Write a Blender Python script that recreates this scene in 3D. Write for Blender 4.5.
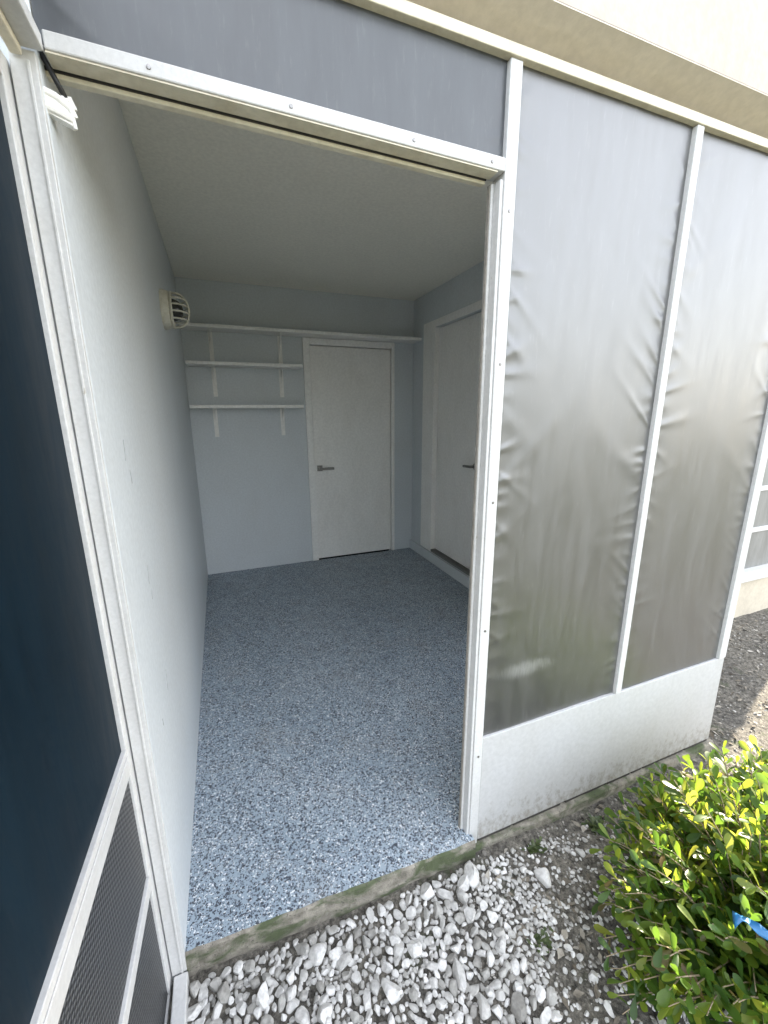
import bpy, bmesh, math, random
import numpy as np
from mathutils import Vector, Matrix, noise

for o in list(bpy.data.objects):
    bpy.data.objects.remove(o)
S = bpy.context.scene
COL = S.collection
R = math.radians
random.seed(7)
rng = np.random.default_rng(11)

# ------------------------------------------------------------------ camera
cam = bpy.data.cameras.new('camera')
camo = bpy.data.objects.new('camera', cam)
COL.objects.link(camo)
yaw, pitch, roll = 0.373, -0.236, -0.006
fw = Vector((math.sin(yaw) * math.cos(pitch), math.cos(yaw) * math.cos(pitch), math.sin(pitch)))
rt = Vector((math.cos(yaw), -math.sin(yaw), 0))
up = rt.cross(fw)
r2 = rt * math.cos(roll) + up * math.sin(roll)
u2 = -rt * math.sin(roll) + up * math.cos(roll)
m3 = Matrix((r2, u2, -fw)).transposed()
camo.matrix_world = Matrix.Translation((0.216, -0.945, 1.428)) @ m3.to_4x4()
cam.sensor_fit = 'VERTICAL'
cam.sensor_height = 24
cam.lens = 411.56 / 1024 * 24
cam.clip_start = 0.02
cam.clip_end = 2000
S.camera = camo

# ------------------------------------------------------------------ light
SUN_AZ, SUN_EL = 16.0, 21.0            # azimuth counted from +x towards +y
W = bpy.data.worlds.new('World')
S.world = W
W.use_nodes = True
nt = W.node_tree
bg = nt.nodes['Background']
sky = nt.nodes.new('ShaderNodeTexSky')
sky.sky_type = 'NISHITA'
sky.sun_disc = False
sky.sun_elevation = R(SUN_EL)
sky.sun_rotation = R(90 - SUN_AZ)
sky.air_density = 1.0
sky.dust_density = 1.2
sky.ozone_density = 0.6
# thin bright cloud over the blue
tc = nt.nodes.new('ShaderNodeTexCoord')
cn = nt.nodes.new('ShaderNodeTexNoise')
cn.inputs['Scale'].default_value = 2.2
cn.inputs['Detail'].default_value = 6
nt.links.new(tc.outputs['Generated'], cn.inputs['Vector'])
cr = nt.nodes.new('ShaderNodeMapRange')
for i_, v_ in ((1, 0.32), (2, 0.62), (3, 0.25), (4, 0.85)):
    cr.inputs[i_].default_value = v_
nt.links.new(cn.outputs[0], cr.inputs[0])
cm = nt.nodes.new('ShaderNodeMix')
cm.data_type = 'RGBA'
cm.inputs[7].default_value = (5.6, 5.7, 5.95, 1)
nt.links.new(cr.outputs[0], cm.inputs[0])
nt.links.new(sky.outputs[0], cm.inputs[6])
nt.links.new(cm.outputs[2], bg.inputs[0])
bg.inputs[1].default_value = 0.15
sun = bpy.data.lights.new('sun', 'SUN')
sun.energy = 5.0
sun.angle = R(0.53)
sun.color = (1.0, 0.88, 0.70)
suno = bpy.data.objects.new('sun', sun)
COL.objects.link(suno)
sd = Vector((math.cos(R(SUN_AZ)) * math.cos(R(SUN_EL)), math.sin(R(SUN_AZ)) * math.cos(R(SUN_EL)), math.sin(R(SUN_EL))))
suno.rotation_euler = sd.to_track_quat('Z', 'Y').to_euler()
suno.location = sd * 20
vs = S.view_settings
vs.view_transform = 'Standard'
vs.look = 'None'
vs.gamma = 1
vs.use_curve_mapping = False
vs.exposure = 2.42
S.render.engine = 'CYCLES'
S.cycles.max_bounces = 10
S.cycles.diffuse_bounces = 6


# ------------------------------------------------------------------ materials
def newmat(name):
    m = bpy.data.materials.new(name)
    m.use_nodes = True
    t = m.node_tree
    b = t.nodes['Principled BSDF']
    return m, t, b


def N(t, typ, **kw):
    n = t.nodes.new(typ)
    for k, v in kw.items():
        if k in ('operation', 'blend_type', 'data_type', 'feature', 'distance', 'noise_dimensions', 'interpolation_type', 'clamp'):
            setattr(n, k, v)
        else:
            n.inputs[k].default_value = v
    return n


def coords(t, scale=(1, 1, 1)):
    g = t.nodes.new('ShaderNodeNewGeometry')
    mp = t.nodes.new('ShaderNodeMapping')
    mp.inputs['Scale'].default_value = scale
    t.links.new(g.outputs['Position'], mp.inputs[0])
    return mp.outputs[0]


def ramp(t, src, stops):
    r = t.nodes.new('ShaderNodeValToRGB')
    e = r.color_ramp.elements
    while len(e) < len(stops):
        e.new(0.5)
    for el, (p, c) in zip(e, stops):
        el.position = p
        el.color = (*c, 1) if len(c) == 3 else c
    t.links.new(src, r.inputs[0])
    return r.outputs[0]


def mixc(t, fac, a, b, mode='MIX'):
    n = t.nodes.new('ShaderNodeMix')
    n.data_type = 'RGBA'
    n.blend_type = mode
    for idx, v in ((0, fac), (6, a), (7, b)):
        if isinstance(v, (int, float)):
            n.inputs[idx].default_value = v
        elif isinstance(v, tuple):
            n.inputs[idx].default_value = (*v, 1)
        else:
            t.links.new(v, n.inputs[idx])
    return n.outputs[2]


def bump(t, b, src, strength=0.3, dist=0.002):
    n = t.nodes.new('ShaderNodeBump')
    n.inputs['Strength'].default_value = strength
    n.inputs['Distance'].default_value = dist
    t.links.new(src, n.inputs['Height'])
    t.links.new(n.outputs[0], b.inputs['Normal'])


def noise_out(t, vec, scale, detail=4, rough=0.6, dist=0.0):
    n = N(t, 'ShaderNodeTexNoise', Scale=scale, Detail=detail, Roughness=rough, Distortion=dist)
    t.links.new(vec, n.inputs['Vector'])
    return n.outputs[0]


def painted(name, col, grime, rough=0.45, gscale=(6, 6, 1.2), amount=0.45, fine=90, bmp=0.12, chip=None):
    """painted surface: base colour, streaky grime, fine mottling, optional chips"""
    m, t, b = newmat(name)
    v = coords(t, gscale)
    g = noise_out(t, v, 3.0, 6, 0.65, 0.3)
    gm = ramp(t, g, [(0.42, (0, 0, 0)), (0.78, (amount,) * 3)])
    c = mixc(t, gm, col, grime)
    v2 = coords(t)
    f = noise_out(t, v2, fine, 3, 0.6)
    fm = ramp(t, f, [(0.35, (0.9, 0.9, 0.9)), (0.65, (1, 1, 1))])
    c = mixc(t, 1.0, c, fm, 'MULTIPLY')
    if chip:
        k = noise_out(t, coords(t, (1, 1, 0.45)), 55, 5, 0.7)
        km = ramp(t, k, [(0.69, (0, 0, 0)), (0.72, (0.8, 0.8, 0.8))])
        c = mixc(t, km, c, chip)
    t.links.new(c, b.inputs['Base Color'])
    b.inputs['Roughness'].default_value = rough
    bump(t, b, f, bmp, 0.002)
    return m


M = {}
M['alu'] = painted('white_aluminium', (0.61, 0.61, 0.605), (0.42, 0.39, 0.34), 0.38, (4, 4, 3), 0.25, 120, 0.03, (0.35, 0.32, 0.27))
M['kick'] = painted('white_kick_panel', (0.50, 0.50, 0.50), (0.40, 0.39, 0.36), 0.42, (2.5, 2.5, 1.5), 0.35, 60, 0.04, (0.42, 0.40, 0.36))
def splash(m, z_lo, z_hi, col):
    t = m.node_tree
    b = t.nodes['Principled BSDF']
    src = b.inputs['Base Color'].links[0].from_socket
    g = t.nodes.new('ShaderNodeNewGeometry'); sp = t.nodes.new('ShaderNodeSeparateXYZ'); t.links.new(g.outputs['Position'], sp.inputs[0])
    mr_ = N(t, 'ShaderNodeMapRange'); t.links.new(sp.outputs[2], mr_.inputs[0])
    for k_, v_ in ((1, z_lo), (2, z_hi), (3, 0.28), (4, 0.0)):
        mr_.inputs[k_].default_value = v_
    n = noise_out(t, coords(t, (1, 1, 0.7)), 38, 6, 0.75)
    ad = N(t, 'ShaderNodeMath', operation='ADD'); t.links.new(n, ad.inputs[0]); t.links.new(mr_.outputs[0], ad.inputs[1])
    k = ramp(t, ad.outputs[0], [(0.66, (0, 0, 0)), (0.86, (0.65, 0.65, 0.65))])
    t.links.new(mixc(t, k, src, col), b.inputs['Base Color'])


splash(M['kick'], -0.05, 0.16, (0.20, 0.17, 0.13))
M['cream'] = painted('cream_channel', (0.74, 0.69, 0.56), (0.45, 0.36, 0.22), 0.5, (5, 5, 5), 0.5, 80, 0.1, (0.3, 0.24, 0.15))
M['stucco'] = painted('cream_stucco', (0.55, 0.485, 0.425), (0.47, 0.41, 0.35), 0.85, (1.5, 1.5, 1.5), 0.5, 45, 0.55)
M['soffit'] = painted('beige_soffit', (0.74, 0.675, 0.59), (0.62, 0.555, 0.47), 0.85, (2, 2, 2), 0.4, 45, 0.4)
M['wall'] = painted('pale_grey_wall', (0.61, 0.645, 0.665), (0.56, 0.58, 0.585), 0.5, (1.2, 1.2, 0.7), 0.5, 70, 0.35)
M['ceil'] = painted('ceiling_paint', (0.90, 0.87, 0.77), (0.83, 0.80, 0.70), 0.85, (1.2, 1.2, 1.2), 0.4, 60, 0.4)
M['door'] = painted('white_door_paint', (0.88, 0.865, 0.83), (0.66, 0.63, 0.58), 0.4, (1.5, 1.5, 0.6), 0.35, 50, 0.05)
M['trim'] = painted('white_trim_paint', (0.88, 0.87, 0.84), (0.66, 0.63, 0.58), 0.4, (3, 3, 2), 0.3, 60, 0.05)
M['tan'] = painted('tan_block_wall', (0.56, 0.50, 0.40), (0.36, 0.31, 0.24), 0.85, (2, 2, 2), 0.5, 45, 0.5)
M['plastic'] = painted('yellowed_plastic', (0.66, 0.635, 0.55), (0.40, 0.35, 0.22), 0.5, (14, 14, 14), 0.5, 120, 0.1)


def simple(name, col, rough=0.5, metal=0.0, var=0.3, scale=60):
    m, t, b = newmat(name)
    n = noise_out(t, coords(t), scale, 4, 0.6)
    c = ramp(t, n, [(0.3, tuple(x * (1 - var) for x in col)), (0.7, col)])
    t.links.new(c, b.inputs['Base Color'])
    b.inputs['Roughness'].default_value = rough
    b.inputs['Metallic'].default_value = metal
    return m


M['black'] = simple('black_rubber', (0.012, 0.012, 0.013), 0.5)
M['dark'] = simple('dark_gap', (0.015, 0.016, 0.017), 0.8)
M['steel'] = simple('brushed_steel', (0.30, 0.29, 0.28), 0.32, 0.9, 0.2, 200)
M['glass'] = simple('dark_lamp_glass', (0.05, 0.05, 0.045), 0.15)
M['twig'] = simple('pale_twig', (0.34, 0.27, 0.18), 0.8, 0, 0.5, 90)
M['blue'] = simple('blue_plastic', (0.02, 0.17, 0.40), 0.35, 0, 0.3, 40)


def mk_vinyl(name, col, rough, ior, scratch=None, trans=None, scuff=0.26):
    m, t, b = newmat(name)
    v = coords(t, (5, 5, 0.8))
    n = noise_out(t, v, 5, 6, 0.7, 0.4)
    c = ramp(t, n, [(0.35, tuple(x * 0.8 for x in col)), (0.75, tuple(x * 1.35 for x in col))])
    # milky scuffs
    v2 = coords(t, (22, 22, 3.5))
    s = noise_out(t, v2, 4, 5, 0.75, 0.2)
    sm = ramp(t, s, [(0.57, (0, 0, 0)), (0.75, (0.28, 0.28, 0.28))])
    c = mixc(t, sm, c, (scuff, scuff, scuff))
    if scratch:
        # rubbed frosted patch low on the sheet
        (px, pz), (rx, rz) = scratch
        g = t.nodes.new('ShaderNodeNewGeometry')
        sep = t.nodes.new('ShaderNodeSeparateXYZ')
        t.links.new(g.outputs['Position'], sep.inputs[0])
        def ax(out, c0, r0):
            a = N(t, 'ShaderNodeMath', operation='SUBTRACT'); t.links.new(out, a.inputs[0]); a.inputs[1].default_value = c0
            d = N(t, 'ShaderNodeMath', operation='DIVIDE'); t.links.new(a.outputs[0], d.inputs[0]); d.inputs[1].default_value = r0
            p = N(t, 'ShaderNodeMath', operation='POWER'); t.links.new(d.outputs[0], p.inputs[0]); p.inputs[1].default_value = 2
            ab = N(t, 'ShaderNodeMath', operation='ABSOLUTE'); t.links.new(p.outputs[0], ab.inputs[0])
            return ab.outputs[0]
        sx = N(t, 'ShaderNodeMath', operation='ADD')
        t.links.new(ax(sep.outputs[0], px, rx), sx.inputs[0]); t.links.new(ax(sep.outputs[2], pz, rz), sx.inputs[1])
        st = noise_out(t, coords(t, (150, 150, 16)), 1.2, 6, 0.75)
        k = N(t, 'ShaderNodeMath', operation='MULTIPLY_ADD'); t.links.new(st, k.inputs[0]); k.inputs[1].default_value = 2.6; k.inputs[2].default_value = -0.75
        df = N(t, 'ShaderNodeMath', operation='SUBTRACT'); t.links.new(k.outputs[0], df.inputs[0]); t.links.new(sx.outputs[0], df.inputs[1])
        fm = ramp(t, df.outputs[0], [(0.0, (0, 0, 0)), (0.8, (0.42, 0.42, 0.42))])
        c = mixc(t, fm, c, (0.42, 0.42, 0.41))
    t.links.new(c, b.inputs['Base Color'])
    rr = ramp(t, n, [(0.3, (rough * 0.85,) * 3), (0.75, (min(1, rough * 1.25),) * 3)])
    t.links.new(rr, b.inputs['Roughness'])
    b.inputs['IOR'].default_value = ior
    w = noise_out(t, coords(t, (300, 300, 300)), 3, 2, 0.5)
    bump(t, b, w, 0.05, 0.001)
    if trans:
        tl = t.nodes.new('ShaderNodeBsdfTranslucent')
        tl.inputs[0].default_value = (*trans, 1)
        ads = t.nodes.new('ShaderNodeAddShader')
        t.links.new(b.outputs[0], ads.inputs[0]); t.links.new(tl.outputs[0], ads.inputs[1])
        t.links.new(ads.outputs[0], t.nodes['Material Output'].inputs[0])
    return m


M['vinyl'] = mk_vinyl('grey_vinyl_sheet', (0.036, 0.0355, 0.035), 0.38, 2.35, ((1.09, 0.600), (0.16, 0.045)), (0.24, 0.24, 0.245))
M['vinyl_top'] = mk_vinyl('blue_grey_vinyl_sheet', (0.05, 0.055, 0.062), 0.36, 1.65, None, (0.22, 0.22, 0.22))
M['screen'] = mk_vinyl('black_insect_screen', (0.004, 0.012, 0.020), 0.42, 1.18, None, None, 0.03)


def mk_grille():
    m, t, b = newmat('woven_metal_grille')
    g = t.nodes.new('ShaderNodeNewGeometry')
    sep = t.nodes.new('ShaderNodeSeparateXYZ')
    t.links.new(g.outputs['Position'], sep.inputs[0])
    def wave(out, per):
        q = N(t, 'ShaderNodeMath', operation='MULTIPLY'); t.links.new(out, q.inputs[0]); q.inputs[1].default_value = 2 * math.pi / per
        w = N(t, 'ShaderNodeMath', operation='SINE'); t.links.new(q.outputs[0], w.inputs[0])
        return w.outputs[0]
    mx = N(t, 'ShaderNodeMath', operation='MULTIPLY')
    t.links.new(wave(sep.outputs[1], 0.020), mx.inputs[0]); t.links.new(wave(sep.outputs[2], 0.0125), mx.inputs[1])
    c = ramp(t, mx.outputs[0], [(0.05, (0.014, 0.015, 0.017)), (0.45, (0.13, 0.134, 0.14))])
    t.links.new(c, b.inputs['Base Color'])
    b.inputs['Roughness'].default_value = 0.4
    b.inputs['Metallic'].default_value = 0.2
    bump(t, b, mx.outputs[0], 0.6, 0.002)
    return m


M['grille'] = mk_grille()


def mk_epoxy():
    m, t, b = newmat('flake_epoxy_floor')
    v = coords(t)
    wv = N(t, 'ShaderNodeTexNoise', Scale=160.0, Detail=2.0)
    t.links.new(v, wv.inputs['Vector'])
    ad = t.nodes.new('ShaderNodeVectorMath'); ad.operation = 'MULTIPLY_ADD'
    t.links.new(wv.outputs[1], ad.inputs[0]); ad.inputs[1].default_value = (0.006,) * 3
    t.links.new(v, ad.inputs[2])
    big = noise_out(t, v, 2.2, 4, 0.6)
    c = ramp(t, big, [(0.35, (0.29, 0.355, 0.415)), (0.7, (0.365, 0.43, 0.49))])
    for sc, lo, col, seed in ((225, 0.895, (0.74, 0.76, 0.77), 3.1), (190, 0.825, (0.05, 0.06, 0.08), 7.7), (260, 0.87, (0.13, 0.16, 0.20), 1.3), (330, 0.89, (0.03, 0.035, 0.045), 5.3)):
        mp = t.nodes.new('ShaderNodeMapping'); mp.inputs['Location'].default_value = (seed, seed * 0.7, 0)
        t.links.new(ad.outputs[0], mp.inputs[0])
        vo = N(t, 'ShaderNodeTexVoronoi', Scale=float(sc), feature='F1')
        t.links.new(mp.outputs[0], vo.inputs['Vector'])
        sp = t.nodes.new('ShaderNodeSeparateColor'); t.links.new(vo.outputs['Color'], sp.inputs[0])
        den = noise_out(t, v, 9, 3, 0.6)
        s2 = N(t, 'ShaderNodeMath', operation='MULTIPLY_ADD'); t.links.new(den, s2.inputs[0]); s2.inputs[1].default_value = 0.22; t.links.new(sp.outputs[0], s2.inputs[2])
        msk = ramp(t, s2.outputs[0], [(lo + 0.10, (0, 0, 0)), (lo + 0.13, (1, 1, 1))])
        c = mixc(t, msk, c, col)
    du = noise_out(t, v, 4.5, 7, 0.7, 0.6)
    dm = ramp(t, du, [(0.50, (0, 0, 0)), (0.72, (0.30, 0.30, 0.30))])
    c = mixc(t, dm, c, (0.30, 0.29, 0.27))
    t.links.new(c, b.inputs['Base Color'])
    rg = ramp(t, du, [(0.35, (0.34,) * 3), (0.65, (0.55,) * 3)])
    t.links.new(rg, b.inputs['Roughness'])
    bump(t, b, noise_out(t, v, 150, 3, 0.6), 0.25, 0.002)
    return m


M['epoxy'] = mk_epoxy()


def mk_concrete():
    m, t, b = newmat('stained_concrete_edge')
    v = coords(t)
    n = noise_out(t, v, 30, 6, 0.7)
    c = ramp(t, n, [(0.3, (0.11, 0.10, 0.08)), (0.7, (0.36, 0.33, 0.28))])
    a = noise_out(t, coords(t, (7, 7, 16)), 1.0, 4, 0.6, 0.5)
    am = ramp(t, a, [(0.46, (0, 0, 0)), (0.60, (0.9, 0.9, 0.9))])
    c = mixc(t, am, c, (0.055, 0.075, 0.03))
    k = noise_out(t, v, 120, 3, 0.6)
    km = ramp(t, k, [(0.60, (0, 0, 0)), (0.66, (0.7, 0.7, 0.7))])
    c = mixc(t, km, c, (0.05, 0.045, 0.04))
    t.links.new(c, b.inputs['Base Color'])
    b.inputs['Roughness'].default_value = 0.9
    bump(t, b, n, 0.8, 0.006)
    return m


M['concrete'] = mk_concrete()


def mk_soil():
    m, t, b = newmat('dry_soil')
    v = coords(t)
    n = noise_out(t, v, 55, 8, 0.78)
    c = ramp(t, n, [(0.36, (0.022, 0.019, 0.016)), (0.54, (0.165, 0.155, 0.138)), (0.68, (0.36, 0.335, 0.295))])
    big = noise_out(t, v, 2.6, 4, 0.6)
    bm_ = ramp(t, big, [(0.35, (0.65, 0.65, 0.65)), (0.65, (1.1, 1.08, 1.02))])
    c = mixc(t, 1.0, c, bm_, 'MULTIPLY')
    mo = noise_out(t, coords(t), 7, 4, 0.65)
    mm = ramp(t, mo, [(0.60, (0, 0, 0)), (0.70, (0.6, 0.6, 0.6))])
    c = mixc(t, mm, c, (0.055, 0.07, 0.03))
    t.links.new(c, b.inputs['Base Color'])
    g2 = t.nodes.new('ShaderNodeNewGeometry'); sp2 = t.nodes.new('ShaderNodeSeparateXYZ'); t.links.new(g2.outputs['Position'], sp2.inputs[0])
    ed = N(t, 'ShaderNodeMath', operation='MULTIPLY_ADD'); t.links.new(big, ed.inputs[0]); ed.inputs[1].default_value = 0.5; t.links.new(sp2.outputs[1], ed.inputs[2])
    lm = N(t, 'ShaderNodeMapRange'); t.links.new(ed.outputs[0], lm.inputs[0])
    lm.inputs[1].default_value = -1.0; lm.inputs[2].default_value = -1.25; lm.inputs[3].default_value = 0; lm.inputs[4].default_value = 1
    c = mixc(t, lm.outputs[0], c, (0.07, 0.075, 0.042))
    t.links.new(c, b.inputs['Base Color'])
    b.inputs['Roughness'].default_value = 0.95
    bump(t, b, noise_out(t, v, 70, 6, 0.7), 1.0, 0.012)
    return m


M['soil'] = mk_soil()


def island(name, stops, rough=0.85, sp=0.3, nscale=70, nvar=0.35, bmp=0.3):
    m, t, b = newmat(name)
    g = t.nodes.new('ShaderNodeNewGeometry')
    c = ramp(t, g.outputs['Random Per Island'], stops)
    n = noise_out(t, coords(t), nscale, 5, 0.65)
    d = ramp(t, n, [(0.3, (1 - nvar,) * 3), (0.62, (1, 1, 1))])
    c = mixc(t, 1.0, c, d, 'MULTIPLY')
    t.links.new(c, b.inputs['Base Color'])
    b.inputs['Roughness'].default_value = rough
    b.inputs['Specular IOR Level'].default_value = sp
    bump(t, b, n, bmp, 0.003)
    return m


M['stone'] = island('white_marble_chips', [(0.0, (0.26, 0.25, 0.23)), (0.15, (0.40, 0.39, 0.365)), (0.5, (0.53, 0.52, 0.50)), (1.0, (0.70, 0.69, 0.67))])
M['grit'] = island('sandy_grit', [(0.0, (0.08, 0.07, 0.055)), (0.5, (0.29, 0.275, 0.25)), (0.9, (0.44, 0.42, 0.385)), (1.0, (0.62, 0.60, 0.57))])
M['litter'] = island('dry_leaf_litter', [(0.0, (0.06, 0.05, 0.04)), (0.4, (0.20, 0.175, 0.14)), (0.8, (0.33, 0.30, 0.25)), (1.0, (0.46, 0.43, 0.38))])


def mk_leaf(name, stops, tstops, tr=0.52):
    m, t, b = newmat(name)
    g = t.nodes.new('ShaderNodeNewGeometry')
    c = ramp(t, g.outputs['Random Per Island'], stops)
    c2 = ramp(t, g.outputs['Random Per Island'], tstops)
    n = noise_out(t, coords(t), 60, 3, 0.6)
    d = ramp(t, n, [(0.3, (0.75,) * 3), (0.65, (1, 1, 1))])
    c = mixc(t, 1.0, c, d, 'MULTIPLY')
    t.links.new(c, b.inputs['Base Color'])
    b.inputs['Roughness'].default_value = 0.36
    b.inputs['Specular IOR Level'].default_value = 0.5
    tl = t.nodes.new('ShaderNodeBsdfTranslucent')
    t.links.new(c2, tl.inputs[0])
    mx = t.nodes.new('ShaderNodeMixShader')
    mx.inputs[0].default_value = tr
    t.links.new(b.outputs[0], mx.inputs[1]); t.links.new(tl.outputs[0], mx.inputs[2])
    t.links.new(mx.outputs[0], t.nodes['Material Output'].inputs[0])
    return m


M['leaf'] = mk_leaf('shrub_leaf', [(0.0, (0.16, 0.10, 0.04)), (0.035, (0.14, 0.10, 0.04)), (0.04, (0.035, 0.085, 0.018)), (0.5, (0.06, 0.13, 0.022)), (0.85, (0.12, 0.20, 0.03)), (1.0, (0.22, 0.27, 0.05))],
                    [(0.0, (0.08, 0.17, 0.02)), (0.4, (0.17, 0.29, 0.03)), (0.68, (0.38, 0.48, 0.04)), (1.0, (0.62, 0.60, 0.08))])
M['weed'] = mk_leaf('weed_leaf', [(0.0, (0.05, 0.08, 0.03)), (1.0, (0.11, 0.14, 0.05))], [(0.0, (0.08, 0.12, 0.03)), (1.0, (0.14, 0.18, 0.05))], 0.3)


def mk_open_mesh():
    m, t, b = newmat('open_fill_mesh')  # nearly clear, so fill light enters through the unseen side opening
    b.inputs['Base Color'].default_value = (0.03, 0.03, 0.032, 1)
    n = noise_out(t, coords(t), 40, 3, 0.6)
    r = ramp(t, n, [(0.3, (0.92,) * 3), (0.7, (0.97,) * 3)])
    tr = t.nodes.new('ShaderNodeBsdfTransparent')
    mx = t.nodes.new('ShaderNodeMixShader')
    t.links.new(r, mx.inputs[0]); t.links.new(b.outputs[0], mx.inputs[1]); t.links.new(tr.outputs[0], mx.inputs[2])
    t.links.new(mx.outputs[0], t.nodes['Material Output'].inputs[0])
    return m


M['mesh'] = mk_open_mesh()


# ------------------------------------------------------------------ mesh helpers
class MB:
    def __init__(s):
        s.v, s.f, s.mi = [], [], []

    def add(s, vs_, fs, mi=0):
        n = len(s.v)
        s.v += [tuple(x) for x in vs_]
        s.f += [tuple(i + n for i in f) for f in fs]
        s.mi += [mi] * len(fs)
        return s

    def box(s, x0, x1, y0, y1, z0, z1, mi=0):
        x0, x1 = min(x0, x1), max(x0, x1); y0, y1 = min(y0, y1), max(y0, y1); z0, z1 = min(z0, z1), max(z0, z1)
        v = [(x, y, z) for z in (z0, z1) for y in (y0, y1) for x in (x0, x1)]
        return s.add(v, [(0, 2, 3, 1), (4, 5, 7, 6), (0, 1, 5, 4), (2, 6, 7, 3), (0, 4, 6, 2), (1, 3, 7, 5)], mi)

    def hexa(s, pts, mi=0):
        """8 points in the order of box(): x fastest, then y, then z"""
        return s.add(pts, [(0, 2, 3, 1), (4, 5, 7, 6), (0, 1, 5, 4), (2, 6, 7, 3), (0, 4, 6, 2), (1, 3, 7, 5)], mi)

    def tube(s, pts, rad, seg=10, mi=0):
        pts = [Vector(p) for p in pts]
        if not isinstance(rad, (list, tuple)):
            rad = [rad] * len(pts)
        rings = []
        for i, p in enumerate(pts):
            d = (pts[min(i + 1, len(pts) - 1)] - pts[max(i - 1, 0)]).normalized()
            a = d.orthogonal().normalized() if i == 0 else (pa - d * pa.dot(d)).normalized()
            pa = a
            bb = d.cross(a)
            rings.append([p + (a * math.cos(2 * math.pi * k / seg) + bb * math.sin(2 * math.pi * k / seg)) * rad[i] for k in range(seg)])
        v = [q for r in rings for q in r]
        f = []
        for i in range(len(pts) - 1):
            for k in range(seg):
                k2 = (k + 1) % seg
                f.append((i * seg + k, i * seg + k2, (i + 1) * seg + k2, (i + 1) * seg + k))
        f.append(tuple(range(seg - 1, -1, -1)))
        f.append(tuple((len(pts) - 1) * seg + k for k in range(seg)))
        return s.add(v, f, mi)

    def lathe(s, prof, center, axis='X', seg=28, mi=0):
        v, f = [], []
        for (r_, h) in prof:
            for k in range(seg):
                a = 2 * math.pi * k / seg
                if axis == 'X':
                    v.append((center[0] + h, center[1] + r_ * math.cos(a), center[2] + r_ * math.sin(a)))
                elif axis == 'Y':
                    v.append((center[0] + r_ * math.cos(a), center[1] + h, center[2] + r_ * math.sin(a)))
        for i in range(len(prof) - 1):
            for k in range(seg):
                k2 = (k + 1) % seg
                f.append((i * seg + k, i * seg + k2, (i + 1) * seg + k2, (i + 1) * seg + k))
        return s.add(v, f, mi)

    def build(s, name, mats, parent=None, bevel=0.0, smooth=False):
        me = bpy.data.meshes.new(name)
        me.from_pydata(s.v, [], s.f)
        mats = mats if isinstance(mats, (list, tuple)) else [mats]
        for m in mats:
            me.materials.append(m)
        me.polygons.foreach_set('material_index', s.mi)
        if smooth:
            me.polygons.foreach_set('use_smooth', [True] * len(me.polygons))
        bm = bmesh.new(); bm.from_mesh(me)
        bmesh.ops.recalc_face_normals(bm, faces=bm.faces)
        bm.to_mesh(me); bm.free()
        me.update()
        o = bpy.data.objects.new(name, me)
        COL.objects.link(o)
        if parent:
            o.parent = parent
            o.matrix_parent_inverse = parent.matrix_basis.inverted()
        if bevel:
            b = o.modifiers.new('bevel', 'BEVEL')
            b.width = bevel; b.segments = 2; b.limit_method = 'ANGLE'; b.angle_limit = R(40)
        return o


def tag(o, label=None, cat=None, group=None, kind=None):
    for k, v in (('label', label), ('category', cat), ('group', group), ('kind', kind)):
        if v:
            o[k] = v
    return o


def empty(name, loc, label, cat, group=None):
    o = bpy.data.objects.new(name, None)
    o.location = loc
    o.empty_display_size = 0.1
    COL.objects.link(o)
    return tag(o, label, cat, group)


def np_mesh(name, V, F, mat, smooth=True):
    me = bpy.data.meshes.new(name)
    V = np.asarray(V, np.float32); F = np.asarray(F, np.int32)
    k = F.shape[1]
    me.vertices.add(len(V)); me.vertices.foreach_set('co', V.ravel())
    me.loops.add(F.size); me.loops.foreach_set('vertex_index', F.ravel())
    me.polygons.add(len(F))
    me.polygons.foreach_set('loop_start', np.arange(0, F.size, k, dtype=np.int32))
    me.polygons.foreach_set('use_smooth', np.full(len(F), smooth))
    me.materials.append(mat)
    me.update(calc_edges=True); me.validate()
    o = bpy.data.objects.new(name, me)
    COL.objects.link(o)
    return o


# ------------------------------------------------------------------ ground
GZ = -0.062


def axis_pts(lo, hi, step, far):
    d = np.arange(lo, hi + 1e-6, step)
    out = [1.0]
    k = step
    a = []
    p = 0.0
    while p < far:
        k *= 1.6
        p += k
        a.append(p)
    a = np.array(a)
    return np.concatenate([(lo - a)[::-1], d, hi + a])


def ground_z(x, y):
    n = noise.noise((x * 3.1, y * 3.1, 0.3)) * 0.012 + noise.noise((x * 11, y * 11, 1.7)) * 0.007 + noise.noise((x * 37, y * 37, 5.1)) * 0.004
    near = max(0.0, 1 - max(abs(x - 2.0) - 3.0, 0) / 2) * max(0.0, 1 - max(abs(y + 0.4) - 1.5, 0) / 2)
    g = 1 - min(1, max(0, (x - 0.75) / 0.5))         # gravel bed lies a little lower
    return GZ + n * near - 0.020 * min(1, max(0, (1.0 - x) / 1.0)) * near - 0.022 * min(1, max(0, (x - 0.85) / 0.35)) * near


xs = axis_pts(-0.4, 4.6, 0.02, 400)
ys = axis_pts(-1.5, 0.80, 0.02, 400)
V = [(x, y, ground_z(x, y)) for y in ys for x in xs]
nx = len(xs)
idx = np.arange(len(xs) * len(ys)).reshape(len(ys), nx)
F = np.stack([idx[:-1, :-1], idx[:-1, 1:], idx[1:, 1:], idx[1:, :-1]], -1).reshape(-1, 4)
ground = np_mesh('ground', V, F, M['soil'])
tag(ground, kind='structure')

# ------------------------------------------------------------------ room: floor, walls, ceiling
D, WR, ZC = 2.929, 2.050, 2.464
fl = MB()
fl.box(0.0, WR, 0.032, D, -0.20, 0.0)
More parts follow.
